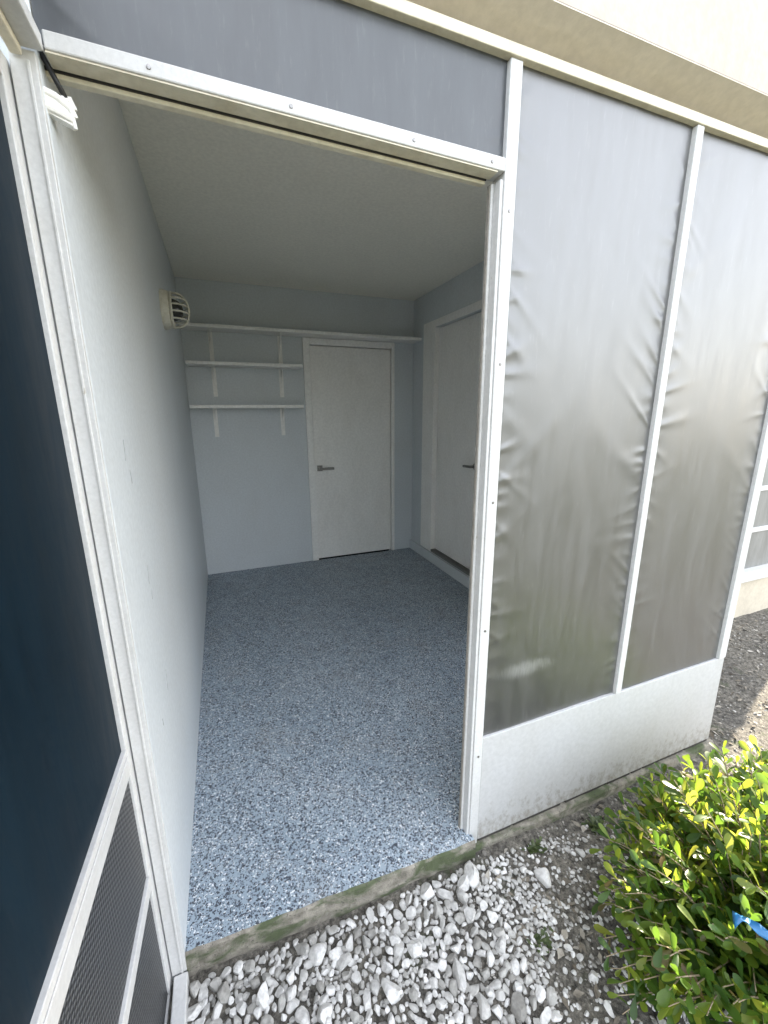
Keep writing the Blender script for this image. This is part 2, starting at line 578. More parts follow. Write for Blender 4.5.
# door sill: edge slightly out of square, worn front lip subdivided
nseg = 60
pv, pf, pm = [], [], []
for i in range(nseg + 1):
    x = 0.0 + 0.905 * i / nseg
    yf = 0.006 - 0.034 * i / nseg + noise.noise((x * 14, 0, 3)) * 0.004 + noise.noise((x * 50, 0, 9)) * 0.002
    z1 = 0.0
    pv += [(x, 0.032, z1), (x, yf + 0.006, z1), (x, yf, z1 - 0.007), (x, yf - 0.004 + noise.noise((x * 20, 2, 3)) * 0.003, -0.05), (x, yf - 0.002 + noise.noise((x * 20, 5, 3)) * 0.004, -0.20)]
for i in range(nseg):
    for k in range(4):
        a = i * 5 + k
        pf.append((a, a + 1, a + 6, a + 5)); pm.append(0 if k == 0 else 1)
n0 = len(fl.v); fl.v += pv; fl.f += [tuple(q + n0 for q in f) for f in pf]; fl.mi += pm
# footing below the kick panel
pv, pf = [], []
for i in range(nseg + 1):
    x = 0.905 + 1.30 * i / nseg
    yf = -0.014 + noise.noise((x * 12, 1, 3)) * 0.004 + noise.noise((x * 45, 0, 9)) * 0.003
    zt = -0.052 + noise.noise((x * 18, 7, 3)) * 0.005
    pv += [(x, 0.032, zt), (x, yf + 0.006, zt), (x, yf, zt - 0.008), (x, yf - 0.004, -0.09), (x, yf - 0.008, -0.20)]
for i in range(nseg):
    for k in range(4):
        a = i * 5 + k
        pf.append((a, a + 1, a + 6, a + 5))
fl.add(pv, pf, 1)
fl.box(2.20, 2.206, -0.012, 0.032, -0.20, -0.056, 1)
floor = fl.build('floor', [M['epoxy'], M['concrete']])
tag(floor, kind='structure')

cl = MB().box(-0.1, WR + 0.12, 0.13, D + 0.12, ZC, ZC + 0.12).build('ceiling', M['ceil'])
tag(cl, kind='structure')

# left wall
lw = MB().box(-0.12, 0.0, 0.012, D, -0.2, ZC - 0.001).build('interior_wall', M['wall'], bevel=0.003)
tag(lw, 'long pale grey wall on the left with a caged lamp and scuff marks', 'wall')
# scuffs and old screw holes
sc = MB()
for y, z, h, a in ((0.20, 1.32, 0.05, 0.15), (0.235, 1.26, 0.035, -0.1), (0.26, 0.98, 0.05, 0.2), (0.27, 0.93, 0.03, 0.1), (0.30, 0.62, 0.06, 0.25), (0.17, 0.60, 0.02, 0)):
    sc.hexa([(0.0, y, z), (0.0008, y, z), (0.0, y + 0.004, z), (0.0008, y + 0.004, z),
             (0.0, y + a * h, z + h), (0.0008, y + a * h, z + h), (0.0, y + a * h + 0.003, z + h), (0.0008, y + a * h + 0.003, z + h)])
M['scuff'] = simple('grey_scuff', (0.42, 0.43, 0.44), 0.7)
sc.build('scuff', M['scuff'], lw)

# back wall with its door opening
bx0, bx1, bz1 = 1.022, 1.818, 2.026
bw = MB()
bw.box(-0.12, bx0, D, D + 0.12, -0.2, ZC - 0.001)
bw.box(bx1, WR + 0.12, D, D + 0.12, -0.2, ZC - 0.001)
bw.box(bx0, bx1, D, D + 0.12, bz1, ZC - 0.001)
bwo = bw.build('interior_wall', M['wall'])
tag(bwo, 'grey back wall with a white framed door and three shelves', 'wall')
fr = MB()
fr.box(0.966, bx0 + 0.004, D - 0.018, D + 0.05, 0.001, 2.079)
fr.box(bx1 - 0.004, 1.844, D - 0.018, D + 0.05, 0.001, 2.079)
fr.box(bx0 + 0.004, bx1 - 0.004, D - 0.0175, D + 0.05, bz1 - 0.004, 2.0785)
fr.build('door_frame', M['trim'], bwo, bevel=0.004)
MB().box(bx0 - 0.01, bx1 + 0.01, D + 0.075, D + 0.085, -0.05, bz1 + 0.01).build('door_recess', M['dark'], bwo)
bd = MB().box(bx0 + 0.009, bx1 - 0.009, D + 0.008, D + 0.045, 0.012, bz1 - 0.009).build('door', M['door'], bwo, bevel=0.002)
h = MB()
h.box(1.052, 1.104, D - 0.001, D + 0.0075, 0.89, 0.945)
h.tube([(1.078, D + 0.0, 0.917), (1.078, D - 0.045, 0.917)], 0.011, 12)
h.box(1.068, 1.205, D - 0.055, D - 0.041, 0.905, 0.927)
h.build('handle', M['steel'], bd, bevel=0.003)

# right wall with a raised door
ry0, ry1, rz0, rz1 = 1.735, 2.497, 0.135, 2.150
rw = MB()
rw.box(WR, WR + 0.12, 0.72, ry0, -0.2, ZC - 0.001)
rw.box(WR, WR + 0.12, ry1, D - 0.0005, -0.2, ZC - 0.001)
rw.box(WR, WR + 0.12, ry0, ry1, -0.2, rz0 - 0.03)
rw.box(WR, WR + 0.12, ry0, ry1, rz1, ZC - 0.001)
rwo = rw.build('interior_wall', M['wall'])
tag(rwo, 'short right wall inside the room with a white door one step up', 'wall')
fr = MB()
fr.box(WR - 0.014, WR + 0.08, ry1 - 0.03, ry1 + 0.19, rz0 - 0.03, rz1 + 0.06)
fr.box(WR - 0.014, WR + 0.08, ry0 - 0.07, ry0 + 0.004, rz0 - 0.03, rz1 + 0.06)
fr.box(WR - 0.0135, WR + 0.08, ry0 + 0.004, ry1 - 0.03, rz1 + 0.002, rz1 + 0.0595)
fr.build('door_frame', M['trim'], rwo, bevel=0.004)
MB().box(WR - 0.01, WR + 0.1, ry0 + 0.004, ry1 - 0.03, rz0 - 0.03, rz0 - 0.008).build('threshold', simple('bronze_threshold', (0.20, 0.195, 0.18), 0.5, 0.2), rwo)
MB().box(WR + 0.105, WR + 0.118, ry0, ry1, rz0 - 0.03, rz1).build('door_recess', M['dark'], rwo)
MB().box(WR - 0.022, WR, 0.72, D - 0.001, 0.0, 0.095).build('base_curb', M['wall'], rwo, bevel=0.004)
rd = MB().box(WR + 0.03, WR + 0.07, ry0 + 0.008, ry1 - 0.034, rz0, rz1 - 0.004).build('door', M['door'], rwo, bevel=0.002)
h = MB()
h.lathe([(0.0, -0.008), (0.027, -0.008), (0.027, 0.0)], (WR + 0.0295, 1.82, 1.01), 'X', 20)
h.tube([(WR + 0.03, 1.82, 1.01), (WR - 0.02, 1.82, 1.01), (WR - 0.024, 1.85, 1.01), (WR - 0.024, 1.912, 1.008)], 0.010, 10)
h.build('handle', M['steel'], rd, smooth=True)


# ------------------------------------------------------------------ shelves
def shelf(x0, x1, z, depth, label, brackets, endtrim=0.0):
    r = empty('wall_shelf', (x0, D, z), label, 'shelf')
    MB().box(x0, x1, D - depth, D - 0.001, z - 0.013, z + 0.013).build('board', M['trim'], r, bevel=0.003)
    for bxp in brackets:
        b = MB()
        b.box(bxp - 0.017, bxp + 0.017, D - 0.006, D - 0.001, z - 0.25, z - 0.0135)
        b.box(bxp - 0.0125, bxp + 0.0125, D - depth + 0.03, D - 0.006, z - 0.0185, z - 0.0135)
        # pressed steel web between the two legs
        b.add([(bxp - 0.003, D - 0.006, z - 0.20), (bxp + 0.003, D - 0.006, z - 0.20), (bxp - 0.003, D - 0.006, z - 0.0185), (bxp + 0.003, D - 0.006, z - 0.0185),
               (bxp - 0.003, D - depth + 0.05, z - 0.0185), (bxp + 0.003, D - depth + 0.05, z - 0.0185), (bxp - 0.003, D - 0.035, z - 0.085), (bxp + 0.003, D - 0.035, z - 0.085)],
              [(0, 6, 4, 2), (1, 3, 5, 7), (0, 1, 7, 6), (6, 7, 5, 4), (2, 4, 5, 3), (0, 2, 3, 1)])
        b.build('bracket', M['trim'], r)
    return r


shelf(0.002, WR - 0.002, 2.094, 0.185, 'topmost long white shelf running across the back wall above the door', (0.215, 0.770))
shelf(0.020, 0.925, 1.820, 0.185, 'short white shelf in the middle, between the long top shelf and the lowest shelf', (0.215, 0.765))
shelf(0.014, 0.918, 1.487, 0.185, 'lowest short white wall shelf beside the white back door', (0.195, 0.755))

# ------------------------------------------------------------------ caged lamp
lc = (0.0, 1.60, 1.950)
lamp = empty('wall_lamp', lc, 'round caged bulkhead lamp, cream coloured, high on the left wall', 'lamp')
MB().lathe([(0.0, 0.0), (0.095, 0.0), (0.095, 0.012), (0.088, 0.036), (0.080, 0.042), (0.066, 0.042), (0.064, 0.026), (0.0, 0.026)], lc, 'X', 36).build('base', M['plastic'], lamp, smooth=False)
MB().lathe([(0.056, 0.031), (0.054, 0.055), (0.042, 0.082), (0.022, 0.095), (0.0, 0.098)], lc, 'X', 28).build('glass', M['glass'], lamp, smooth=True)
cg = MB()
ring = lambda rr_, hx: [(lc[0] + hx, lc[1] + rr_ * math.cos(a), lc[2] + rr_ * math.sin(a)) for a in [2 * math.pi * k / 32 for k in range(33)]]
cg.tube(ring(0.083, 0.046), 0.0065, 8)
for dz in (-0.048, -0.016, 0.016, 0.048):
    hw = math.sqrt(0.083 ** 2 - dz ** 2)
    dep = 0.075 * math.sqrt(1 - (dz / 0.095) ** 2)
    cg.tube([(0.046 + dep * math.sin(math.pi * q / 12) ** 0.7, lc[1] - hw * math.cos(math.pi * q / 12), lc[2] + dz) for q in range(13)], 0.0042, 8)
cg.tube([(0.046 + 0.078 * math.sin(math.pi * q / 14) ** 0.7, lc[1], lc[2] - 0.083 * math.cos(math.pi * q / 14)) for q in range(15)], 0.006, 8)
cg.build('guard', M['plastic'], lamp, smooth=True)

# ------------------------------------------------------------------ building above
ov = empty('facade', (1.0, 0, 2.2), 'cream stucco facade wall and beam above the screened porch', 'wall')
ub = MB()
ub.box(-0.3, 2.35, -0.050, 0.13, 2.282, 5.6)
ub.box(-0.3, 2.35, 0.13, 3.3, 2.60, 5.6)
ub.build('wall', M['stucco'], ov)
sf = MB()
sf.hexa([(-0.3, -0.0495, 2.279), (2.35, -0.0495, 2.279), (-0.3, 0.13, 2.223), (2.35, 0.13, 2.223),
         (-0.3, -0.0495, 2.2815), (2.35, -0.0495, 2.2815), (-0.3, 0.13, 2.2815), (2.35, 0.13, 2.2815)])
sf.build('beam_underside', M['soffit'], ov)
MB().box(-0.1, 2.3, 0.131, 0.16, 2.224, 2.60).build('inner_beam', M['ceil'], ov)

# ------------------------------------------------------------------ screen wall in front of the room
sw = empty('screen_wall', (0.9, 0.0, -0.05), 'white framed screen wall with grey vinyl panels beside the open doorway', 'screen wall')
# post right of the doorway
MB().box(0.8975, 0.931, 0.0, 0.052, -0.055, 2.199).build('post', M['alu'], sw, bevel=0.0025)
jb = MB()
jb.box(0.888, 0.8972, 0.004, 0.040, -0.004, 1.9645)
jb.box(0.880, 0.8878, 0.028, 0.044, -0.004, 1.9645)
jb.build('door_jamb', M['alu'], sw, bevel=0.002)
MB().box(0.877, 0.8798, 0.031, 0.041, 0.0, 1.962).build('weatherstrip', simple('dusty_weatherstrip', (0.30, 0.28, 0.25), 0.9), sw)
MB().box(1.524, 1.552, -0.003, 0.048, 0.384, 2.199).build('mullion', M['alu'], sw, bevel=0.0025)
MB().box(2.136, 2.180, -0.002, 0.052, 0.384, 2.199).build('corner_post', M['alu'], sw, bevel=0.0025)
# header over the doorway, sagging a little to the right
zl, zr = 1.993, 1.979
hd = MB()
hd.hexa([(0.0125, 0.0, zl), (0.8973, 0.0, zr), (0.0125, 0.05, zl), (0.8973, 0.05, zr), (0.0125, 0.0, zl + 0.026), (0.8973, 0.0, zr + 0.028), (0.0125, 0.05, zl + 0.026), (0.8973, 0.05, zr + 0.028)])
hd.build('header', M['alu'], sw, bevel=0.0025)
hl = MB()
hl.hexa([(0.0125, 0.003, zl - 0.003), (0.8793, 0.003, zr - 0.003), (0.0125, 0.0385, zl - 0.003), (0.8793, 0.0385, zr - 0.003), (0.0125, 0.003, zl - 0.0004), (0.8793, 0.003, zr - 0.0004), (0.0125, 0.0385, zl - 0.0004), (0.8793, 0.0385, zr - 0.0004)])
hl.build('header_bounce_strip', M['cream'], sw)  # added strip, cream colour stands in for warm ground bounce on the underside
st = MB()
st.hexa([(-0.005, 0.042, zl - 0.013), (0.872, 0.042, zr - 0.013), (-0.005, 0.058, zl - 0.013), (0.872, 0.058, zr - 0.013), (-0.005, 0.042, zl - 0.0035), (0.872, 0.042, zr - 0.0035), (-0.005, 0.058, zl - 0.0035), (0.872, 0.058, zr - 0.0035)])
st.build('door_stop', M['cream'], sw, bevel=0.002)
gk = MB()
gk.hexa([(-0.005, 0.0392, zl - 0.006), (0.872, 0.0392, zr - 0.006), (-0.005, 0.0418, zl - 0.006), (0.872, 0.0418, zr - 0.006), (-0.005, 0.0392, zl - 0.0005), (0.872, 0.0392, zr - 0.0005), (-0.005, 0.0418, zl - 0.0005), (0.872, 0.0418, zr - 0.0005)])
gk.build('gasket', M['black'], sw)
# top channel
MB().box(0.0, 2.20, -0.006, 0.05, 2.2, 2.2225).build('top_channel', M['cream'], sw, bevel=0.002)
# screws
sk = MB()
for (x, z) in ((0.915, 1.90), (0.914, 1.55), (0.916, 1.18), (0.914, 0.78), (0.916, 0.32)):
    sk.lathe([(0.0, -0.0022), (0.0035, -0.0018), (0.0042, 0.001)], (x, 0, z), 'Y', 10)
for x in (0.16, 0.40, 0.66, 0.86):
    sk.lathe([(0.0, -0.0022), (0.0035, -0.0018), (0.0042, 0.001)], (x, 0, zl + 0.013 + (zr - zl) * x / 0.87), 'Y', 10)
sk.build('screws', M['steel'], sw)


def wrinkled(x0, x1, z0, z1, y, seed, amp, mat, parent, nx_=80, nz_=260):
    rr = random.Random(seed)
    folds = []
    w = x1 - x0
    # tension folds fan out from the staples along both edges
    for side in (0, 1):
        z = z0 + 0.05
        while z < z1 - 0.05:
            L = rr.choice((rr.uniform(0.03, 0.07), rr.uniform(0.05, 0.13)))
            folds.append((side, z, rr.choice((-1, 1)) * rr.uniform(0.15, 0.7) + (0.35 if side else -0.25), L, rr.uniform(0.007, 0.017), rr.uniform(0.3, 1.0) * amp))
            z += rr.uniform(0.025, 0.075)
    for q in range(5):
        folds.append((rr.choice((0, 1)), rr.uniform(z0 + 0.4, z1 - 0.3), rr.choice((-1, 1)) * rr.uniform(0.5, 1.1), rr.uniform(0.16, 0.28), rr.uniform(0.02, 0.04), rr.uniform(0.2, 0.45) * amp))
    V, F = [], []
    for j in range(nz_ + 1):
        z = z0 + (z1 - z0) * j / nz_
        for i in range(nx_ + 1):
            u = i / nx_
            u = 0.5 - 0.5 * math.cos(math.pi * u) if w > 0.3 else u
            x = x0 + w * u
            d = 0.0
            for side, fz, sl, L, wd, a in folds:
                if abs(z - fz) > 0.45:
                    continue
                e = (x - x0) if side == 0 else (x1 - x)
                if e > 2.2 * L:
                    continue
                q = (z - fz - sl * e) / (wd * (0.6 + e / L))
                d += a * math.exp(-q * q) * math.exp(-(e / L) ** 2) * min(1, e / 0.012)
            d += amp * 0.9 * noise.noise((x * 2.3 + seed, 0, z * 1.5)) * min(1, (x - x0) / 0.05, (x1 - x) / 0.05)
            d += amp * 0.22 * noise.noise((x * 9 + seed, 3, z * 5)) * min(1, (x - x0) / 0.03, (x1 - x) / 0.03)
            V.append((x, y - d, z))
    for j in range(nz_):
        for i in range(nx_):
            a = j * (nx_ + 1) + i
            F.append((a, a + 1, a + nx_ + 2, a + nx_ + 1))
    o = np_mesh('vinyl_panel', V, F, mat)
    o.parent = parent
    o.matrix_parent_inverse = parent.matrix_basis.inverted()
    sm = o.modifiers.new('sheet', 'SOLIDIFY'); sm.thickness = 0.0015; sm.offset = -1
    return o


wrinkled(0.931, 1.524, 0.384, 2.2, 0.012, 3, 0.0038, M['vinyl'], sw)
wrinkled(1.552, 2.136, 0.384, 2.2, 0.012, 8, 0.0030, M['vinyl'], sw)
wrinkled(0.002, 0.8975, 2.006, 2.2, 0.014, 5, 0.0020, M['vinyl_top'], sw, 90, 30)
# kick panel with a drip edge
kp = MB()
kp.hexa([(0.9315, 0.002, -0.040), (2.188, 0.002, -0.040), (0.9315, 0.03, -0.040), (2.188, 0.03, -0.040),
         (0.9315, 0.002, 0.3835), (2.180, 0.002, 0.3835), (0.9315, 0.03, 0.3835), (2.180, 0.03, 0.3835)])
kp.build('kick_panel', M['kick'], sw, bevel=0.002)
# ragged dark bead under the kick panel
bd_ = MB()
for i in range(90):
    x = 0.94 + 1.24 * i / 90
    if noise.noise((x * 30, 4, 4)) > -0.25:
        bd_.box(x, x + 0.0135, 0.004, 0.028, -0.052 + 0.004 * noise.noise((x * 40, 1, 1)), -0.0405)
bd_.build('sealant', simple('old_sealant', (0.06, 0.055, 0.05), 0.9), sw)
# unseen side return around the corner, opened up to brighten the room
sr = MB()
sr.box(2.150, 2.180, 0.0525, 0.719, -0.10, 0.38)
sr.box(2.150, 2.180, 0.0525, 0.719, 2.18, 2.2)
sr.build('side_rails', M['alu'], sw)
MB().box(2.158, 2.160, 0.0525, 0.719, 0.381, 2.18).build('side_fill_mesh', M['mesh'], sw)

# ------------------------------------------------------------------ left side frame with its screen door
sf_ = empty('side_screen', (-0.03, 0, -0.05), 'dark screen door in a white frame at the left edge', 'screen door')
pb = MB()
pb.box(-0.0365, -0.0005, 0.0, 0.011, -0.05, 1.9855)
pb.box(-0.014, -0.009, -0.003, -0.0003, -0.05, 1.971)
pb.build('post', M['alu'], sf_, bevel=0.002)
rl = MB()
rl.box(-0.038, 0.012, -1.9, -0.0005, 1.986, 2.010)
rl.build('top_rail', M['alu'], sf_, bevel=0.003)
rl2 = MB()
rl2.box(-0.033, -0.016, -1.9, -0.004, 1.972, 1.9855)
rl2.build('door_stop', M['cream'], sf_, bevel=0.003)
MB().box(-0.006, -0.003, -1.9, -0.004, 2.0105, 2.20).build('transom_screen', M['vinyl_top'], sf_)
MB().box(-0.03, 0.012, -1.9, -0.0065, 2.2, 2.2225).build('top_channel', M['cream'], sf_)
MB().box(-0.032, 0.003, -1.9, -0.0035, -0.17, -0.045).build('sill', M['alu'], sf_, bevel=0.003)
# the leaf itself, turned a little out of its frame
PH = 0.035


def leaf_box(t0, t1, z0, z1, d0, d1, mb):
    """t along the leaf from the hinge, d out from its face"""
    dx, dy = -math.sin(PH), -math.cos(PH)
    nx_, ny_ = math.cos(PH), -math.sin(PH)
    hx, hy = -0.0395, 0.010
    p = []
    for z in (z0, z1):
        for d in (d0, d1):
            for t in (t0, t1):
                p.append((hx + dx * t + nx_ * d, hy + dy * t + ny_ * d, z))
    mb.hexa(p)
    return mb


leaf_box(0.0, 0.034, -0.10, 1.969, -0.024, 0.0, MB()).build('stile', M['alu'], sf_, bevel=0.002)
leaf_box(0.84, 0.89, -0.10, 1.969, -0.024, 0.0, MB()).build('stile', M['alu'], sf_, bevel=0.002)
mr = leaf_box(0.0345, 0.8395, 0.640, 0.705, -0.024, 0.0, MB())
leaf_box(0.0345, 0.8395, 0.682, 0.690, 0.0, 0.003, mr)
mr.build('mid_rail', M['alu'], sf_, bevel=0.002)
leaf_box(0.0345, 0.8395, 0.305, 0.340, -0.022, 0.002, MB()).build('lower_rail', M['alu'], sf_, bevel=0.002)
leaf_box(0.0345, 0.8395, 1.93, 1.969, -0.024, 0.0, MB()).build('leaf_top_rail', M['alu'], sf_, bevel=0.002)
leaf_box(0.0345, 0.8395, -0.10, -0.065, -0.024, 0.0, MB()).build('bottom_rail', M['alu'], sf_, bevel=0.002)
leaf_box(0.0345, 0.8395, 0.7055, 1.9295, -0.012, -0.009, MB()).build('screen', M['screen'], sf_)
leaf_box(0.0345, 0.8395, 0.3405, 0.6395, -0.010, -0.006, MB()).build('grille', M['grille'], sf_)
leaf_box(0.0345, 0.8395, -0.0645, 0.3045, -0.010, -0.006, MB()).build('grille', M['grille'], sf_)

# ------------------------------------------------------------------ door closer hook on the jamb
dc = empty('door_closer', (0.0, 0.03, 1.95), 'white bracket with black rod at the top left corner of the doorway', 'door closer')
br = MB()
br.hexa([(-0.010, 0.016, 1.918), (0.030, 0.028, 1.908), (-0.010, 0.034, 1.918), (0.030, 0.044, 1.908),
         (-0.010, 0.016, 1.953), (0.026, 0.028, 1.938), (-0.010, 0.034, 1.953), (0.026, 0.044, 1.938)])
br.tube([(-0.010, 0.018, 1.948), (0.012, 0.024, 1.944), (0.030, 0.030, 1.934), (0.034, 0.034, 1.922)], 0.006, 8)
br.tube([(-0.012, 0.016, 1.925), (0.010, 0.022, 1.922), (0.030, 0.030, 1.918)], 0.007, 8)
br.tube([(0.031, 0.032, 1.928), (0.033, 0.032, 1.905)], 0.0035, 8)
br.tube([(0.020, 0.030, 1.944), (0.030, 0.034, 1.948), (0.034, 0.036, 1.934)], 0.006, 8)
br.build('bracket', M['trim'], dc, bevel=0.003)
MB().tube([(0.002, 0.026, 2.000), (0.026, 0.030, 1.946)], 0.0042, 10).build('rod', M['black'], dc, smooth=True)

# ------------------------------------------------------------------ neighbouring porch, far right
nb = empty('neighbouring_porch', (3.7, 0.72, -0.12), 'neighbouring tan porch wall with white rails at the right edge', 'building')
NX1 = 5.0
MB().box(2.2, NX1, 0.72, 0.86, -0.3, 0.215).build('wall', M['tan'], nb)
MB().box(2.3, NX1, 0.690, 0.87, 0.2155, 0.290).build('sill', M['alu'], nb, bevel=0.004)
for z in (0.590, 0.895, 1.45):
    MB().box(2.3, NX1, 0.735, 0.765, z - 0.015, z + 0.018).build('rail', M['alu'], nb, bevel=0.003)
MB().box(2.3, NX1, 0.748, 0.752, 0.2905, 2.2).build('screen', mk_vinyl('pale_grey_screen', (0.20, 0.20, 0.19), 0.5, 1.5), nb)
MB().box(2.36, NX1, 0.70, 3.3, 2.2, 5.6).build('upper_wall', M['stucco'], nb)
MB().box(NX1 - 0.1, NX1, 0.88, 3.3, -0.3, 2.2).build('end_wall', M['stucco'], nb)


# ------------------------------------------------------------------ stones
def ico(sub):
    bm = bmesh.new()
    bmesh.ops.create_icosphere(bm, subdivisions=sub, radius=1)
    v = np.array([x.co[:] for x in bm.verts]); f = np.array([[q.index for q in p.verts] for p in bm.faces])
    bm.free()
    return v, f


ICV, ICF = ico(3)
ICV2, ICF2 = ico(2)


def chip(size, base=ICV2, flat=0.7, elong=1.35):
    v = base.copy()
    for _ in range(9):
        n = rng.normal(size=3); n /= np.linalg.norm(n)
        d = rng.uniform(0.42, 0.80)
        h_ = v @ n
        over = np.maximum(h_ - d, 0)
        v = v - over[:, None] * n
    v = v * np.array([rng.uniform(1.0, elong), rng.uniform(0.75, 1.0), rng.uniform(flat * 0.8, flat * 1.1)])
    a = rng.uniform(0, 2 * math.pi)
    tx, ty = rng.normal(0, 0.28, 2)
    Rm = np.array(Matrix.Rotation(a, 3, 'Z') @ Matrix.Rotation(tx, 3, 'X') @ Matrix.Rotation(ty, 3, 'Y'))
    return (v @ Rm.T) * size * 1.22


# single larger stones first
big = [
    ((0.858, -0.085), 0.029, 'large white stone in the gravel at the foot of the door post'),
    ((0.70, -0.070), 0.024, 'pale stone against the door sill, a hand width left of the door post'),
    ((0.505, -0.235), 0.029, 'bigger pale stone in the middle of the white gravel'),
    ((1.075, -0.165), 0.024, 'lone pale stone in the dirt between kick panel and shrub'),
    ((0.345, -0.085), 0.025, 'white stone lying against the left half of the door sill'),
]
placed = []
for (x, y), s, lab in big:
    vv = chip(s, ICV, 0.75, 1.3)
    o = np_mesh('white_stone', vv, ICF, M['stone'])
    o.location = (x, y, ground_z(x, y) + s * 0.55)
    tag(o, lab, 'stone', 'larger white stones in the gravel')
    placed.append((x, y, s * 1.0))
placed = [list(p) for p in placed]
cell = {}


def ok(x, y, s):
    cx_, cy_ = int(x / 0.05), int(y / 0.05)
    for i in range(cx_ - 1, cx_ + 2):
        for j in range(cy_ - 1, cy_ + 2):
            for (a, b_, c_) in cell.get((i, j), ()):
                if (a - x) ** 2 + (b_ - y) ** 2 < (0.74 * (c_ + s)) ** 2:
                    return False
    return True


def put(x, y, s):
    cell.setdefault((int(x / 0.05), int(y / 0.05)), []).append((x, y, s))


for x, y, s in placed:
    put(x, y, s)
VV, FF, off = [], [], 0


def stone_at(x, y, s, lift=0.35):
    global off
    v = chip(s)
    v = v + np.array([x, y, ground_z(x, y) + s * lift])
    VV.append(v); FF.append(ICF2 + off); off += len(v)


def sill_y(x):
    return -0.012 - 0.03 * max(0, x) / 0.9


for cnt, smin, smax in ((300, 0.016, 0.023), (2600, 0.011, 0.0165), (20000, 0.0060, 0.0105)):
    for _ in range(cnt):
        x = rng.uniform(-0.02, 1.45); y = rng.uniform(-0.95, 0.0)
        s = rng.uniform(smin, smax)
        if y > sill_y(x) - s * 0.85:
            continue
        edge = 1.02 - 0.55 * max(0, -y - 0.25) + 0.10 * noise.noise((x * 5, y * 5, 2))
        coarse = 0.86 + 0.10 * noise.noise((x * 4, y * 4, 8))
        if x > edge:
            if rng.random() > 0.09: continue
            s *= 0.7
        elif x > coarse:
            s = min(s, 0.011) * rng.uniform(0.7, 1)
            if y > -0.12 and rng.random() < 0.35: continue
        bare = noise.noise((x * 6 + 3, y * 6, 4))
        if bare > 0.55 and s < 0.012:
            continue
        if ok(x, y, s):
            put(x, y, s); stone_at(x, y, s)
# a second, sunken layer of fines between the stones
for _ in range(2600):
    x = rng.uniform(0.0, 1.35); y = rng.uniform(-0.8, -0.02)
    s = rng.uniform(0.003, 0.0065)
    if y > sill_y(x) - 0.01: continue
    if noise.noise((x * 7 + 9, y * 7, 4)) > 0.15: continue
    stone_at(x, y, s, 0.2)
gr = np_mesh('gravel', np.concatenate(VV), np.concatenate(FF), M['stone'], False)
tag(gr, kind='stuff')
VV, FF, off = [], [], 0
ICV1, ICF1 = ico(1)
for _ in range(12000):
    x = 0.75 + 3.3 * rng.random() ** 1.7; y = rng.uniform(-0.75, 0.66)
    if x < 2.2 and y > sill_y(min(x, 0.9)) + 0.012: continue
    if x < 1.35 and y < -0.45: continue
    if 0.5 + 1.0 * noise.noise((x * 4.5, y * 4.5, 11)) < rng.random(): continue
    s = rng.uniform(0.0022, 0.0058) if rng.random() < 0.93 else rng.uniform(0.006, 0.010)
    v = ICV1 * rng.uniform(0.6, 1.2, size=(len(ICV1), 1)) * np.array([1.2, 0.9, 0.6])
    v = v @ np.array(Matrix.Rotation(rng.uniform(0, 6.28), 3, 'Z')).T * s + np.array([x, y, ground_z(x, y) + s * 0.2])
    VV.append(v); FF.append(ICF1 + off); off += len(v)
gt = np_mesh('grit', np.concatenate(VV), np.concatenate(FF), M['grit'], False)
tag(gt, kind='stuff')

# leaf litter and crumbs on the bare soil
VV, FF, off = [], [], 0
for _ in range(5200):
    x = rng.uniform(0.9, 4.6); y = rng.uniform(-0.75, 0.68)
    if x < 2.22 and y > -0.035: continue
    if x > 2.22 and y > 0.68: continue
    dens = 0.45 + 0.8 * noise.noise((x * 3, y * 3, 6))
    if rng.random() > dens: continue
    L = rng.uniform(0.006, 0.022); w_ = L * rng.uniform(0.25, 0.6)
    q = np.array([(-L, 0, 0), (-L * 0.3, w_, 0.2 * w_), (L, 0, 0.002), (-L * 0.3, -w_, 0.3 * w_)])
    a = rng.uniform(0, 6.28)
    Rm = np.array(Matrix.Rotation(a, 3, 'Z') @ Matrix.Rotation(rng.normal(0, 0.4), 3, 'X') @ Matrix.Rotation(rng.normal(0, 0.3), 3, 'Y'))
    VV.append(q @ Rm.T + np.array([x, y, ground_z(x, y) + 0.004])); FF.append(np.array([[0, 1, 2, 3]]) + off); off += 4
lt = np_mesh('leaf_litter', np.concatenate(VV), np.concatenate(FF), M['litter'], False)
tag(lt, kind='stuff')


# ------------------------------------------------------------------ plants
def leaf_mesh(L, w_, fold, curl):
    """obovate leaf along +x, midrib at y=0"""
    st_ = [(0.0, 0.06), (0.25, 0.40), (0.55, 0.85), (0.78, 1.0), (0.93, 0.72), (1.0, 0.12)]
    v = []
    for t_, k in st_:
        x = L * t_; hw = w_ * k
        z0 = -curl * L * t_ * t_
        v += [(x, -hw, z0 + fold * hw), (x, 0, z0), (x, hw, z0 + fold * hw)]
    f = []
    for i in range(len(st_) - 1):
        a = i * 3
        f += [(a, a + 3, a + 4, a + 1), (a + 1, a + 4, a + 5, a + 2)]
    return np.array(v), np.array(f)


def frame(d, upv):
    d = d / np.linalg.norm(d)
    s_ = np.cross(upv, d); ns = np.linalg.norm(s_)
    s_ = np.array([1., 0, 0]) if ns < 1e-5 else s_ / ns
    u_ = np.cross(d, s_)
    return np.stack([d, s_, u_], 1)


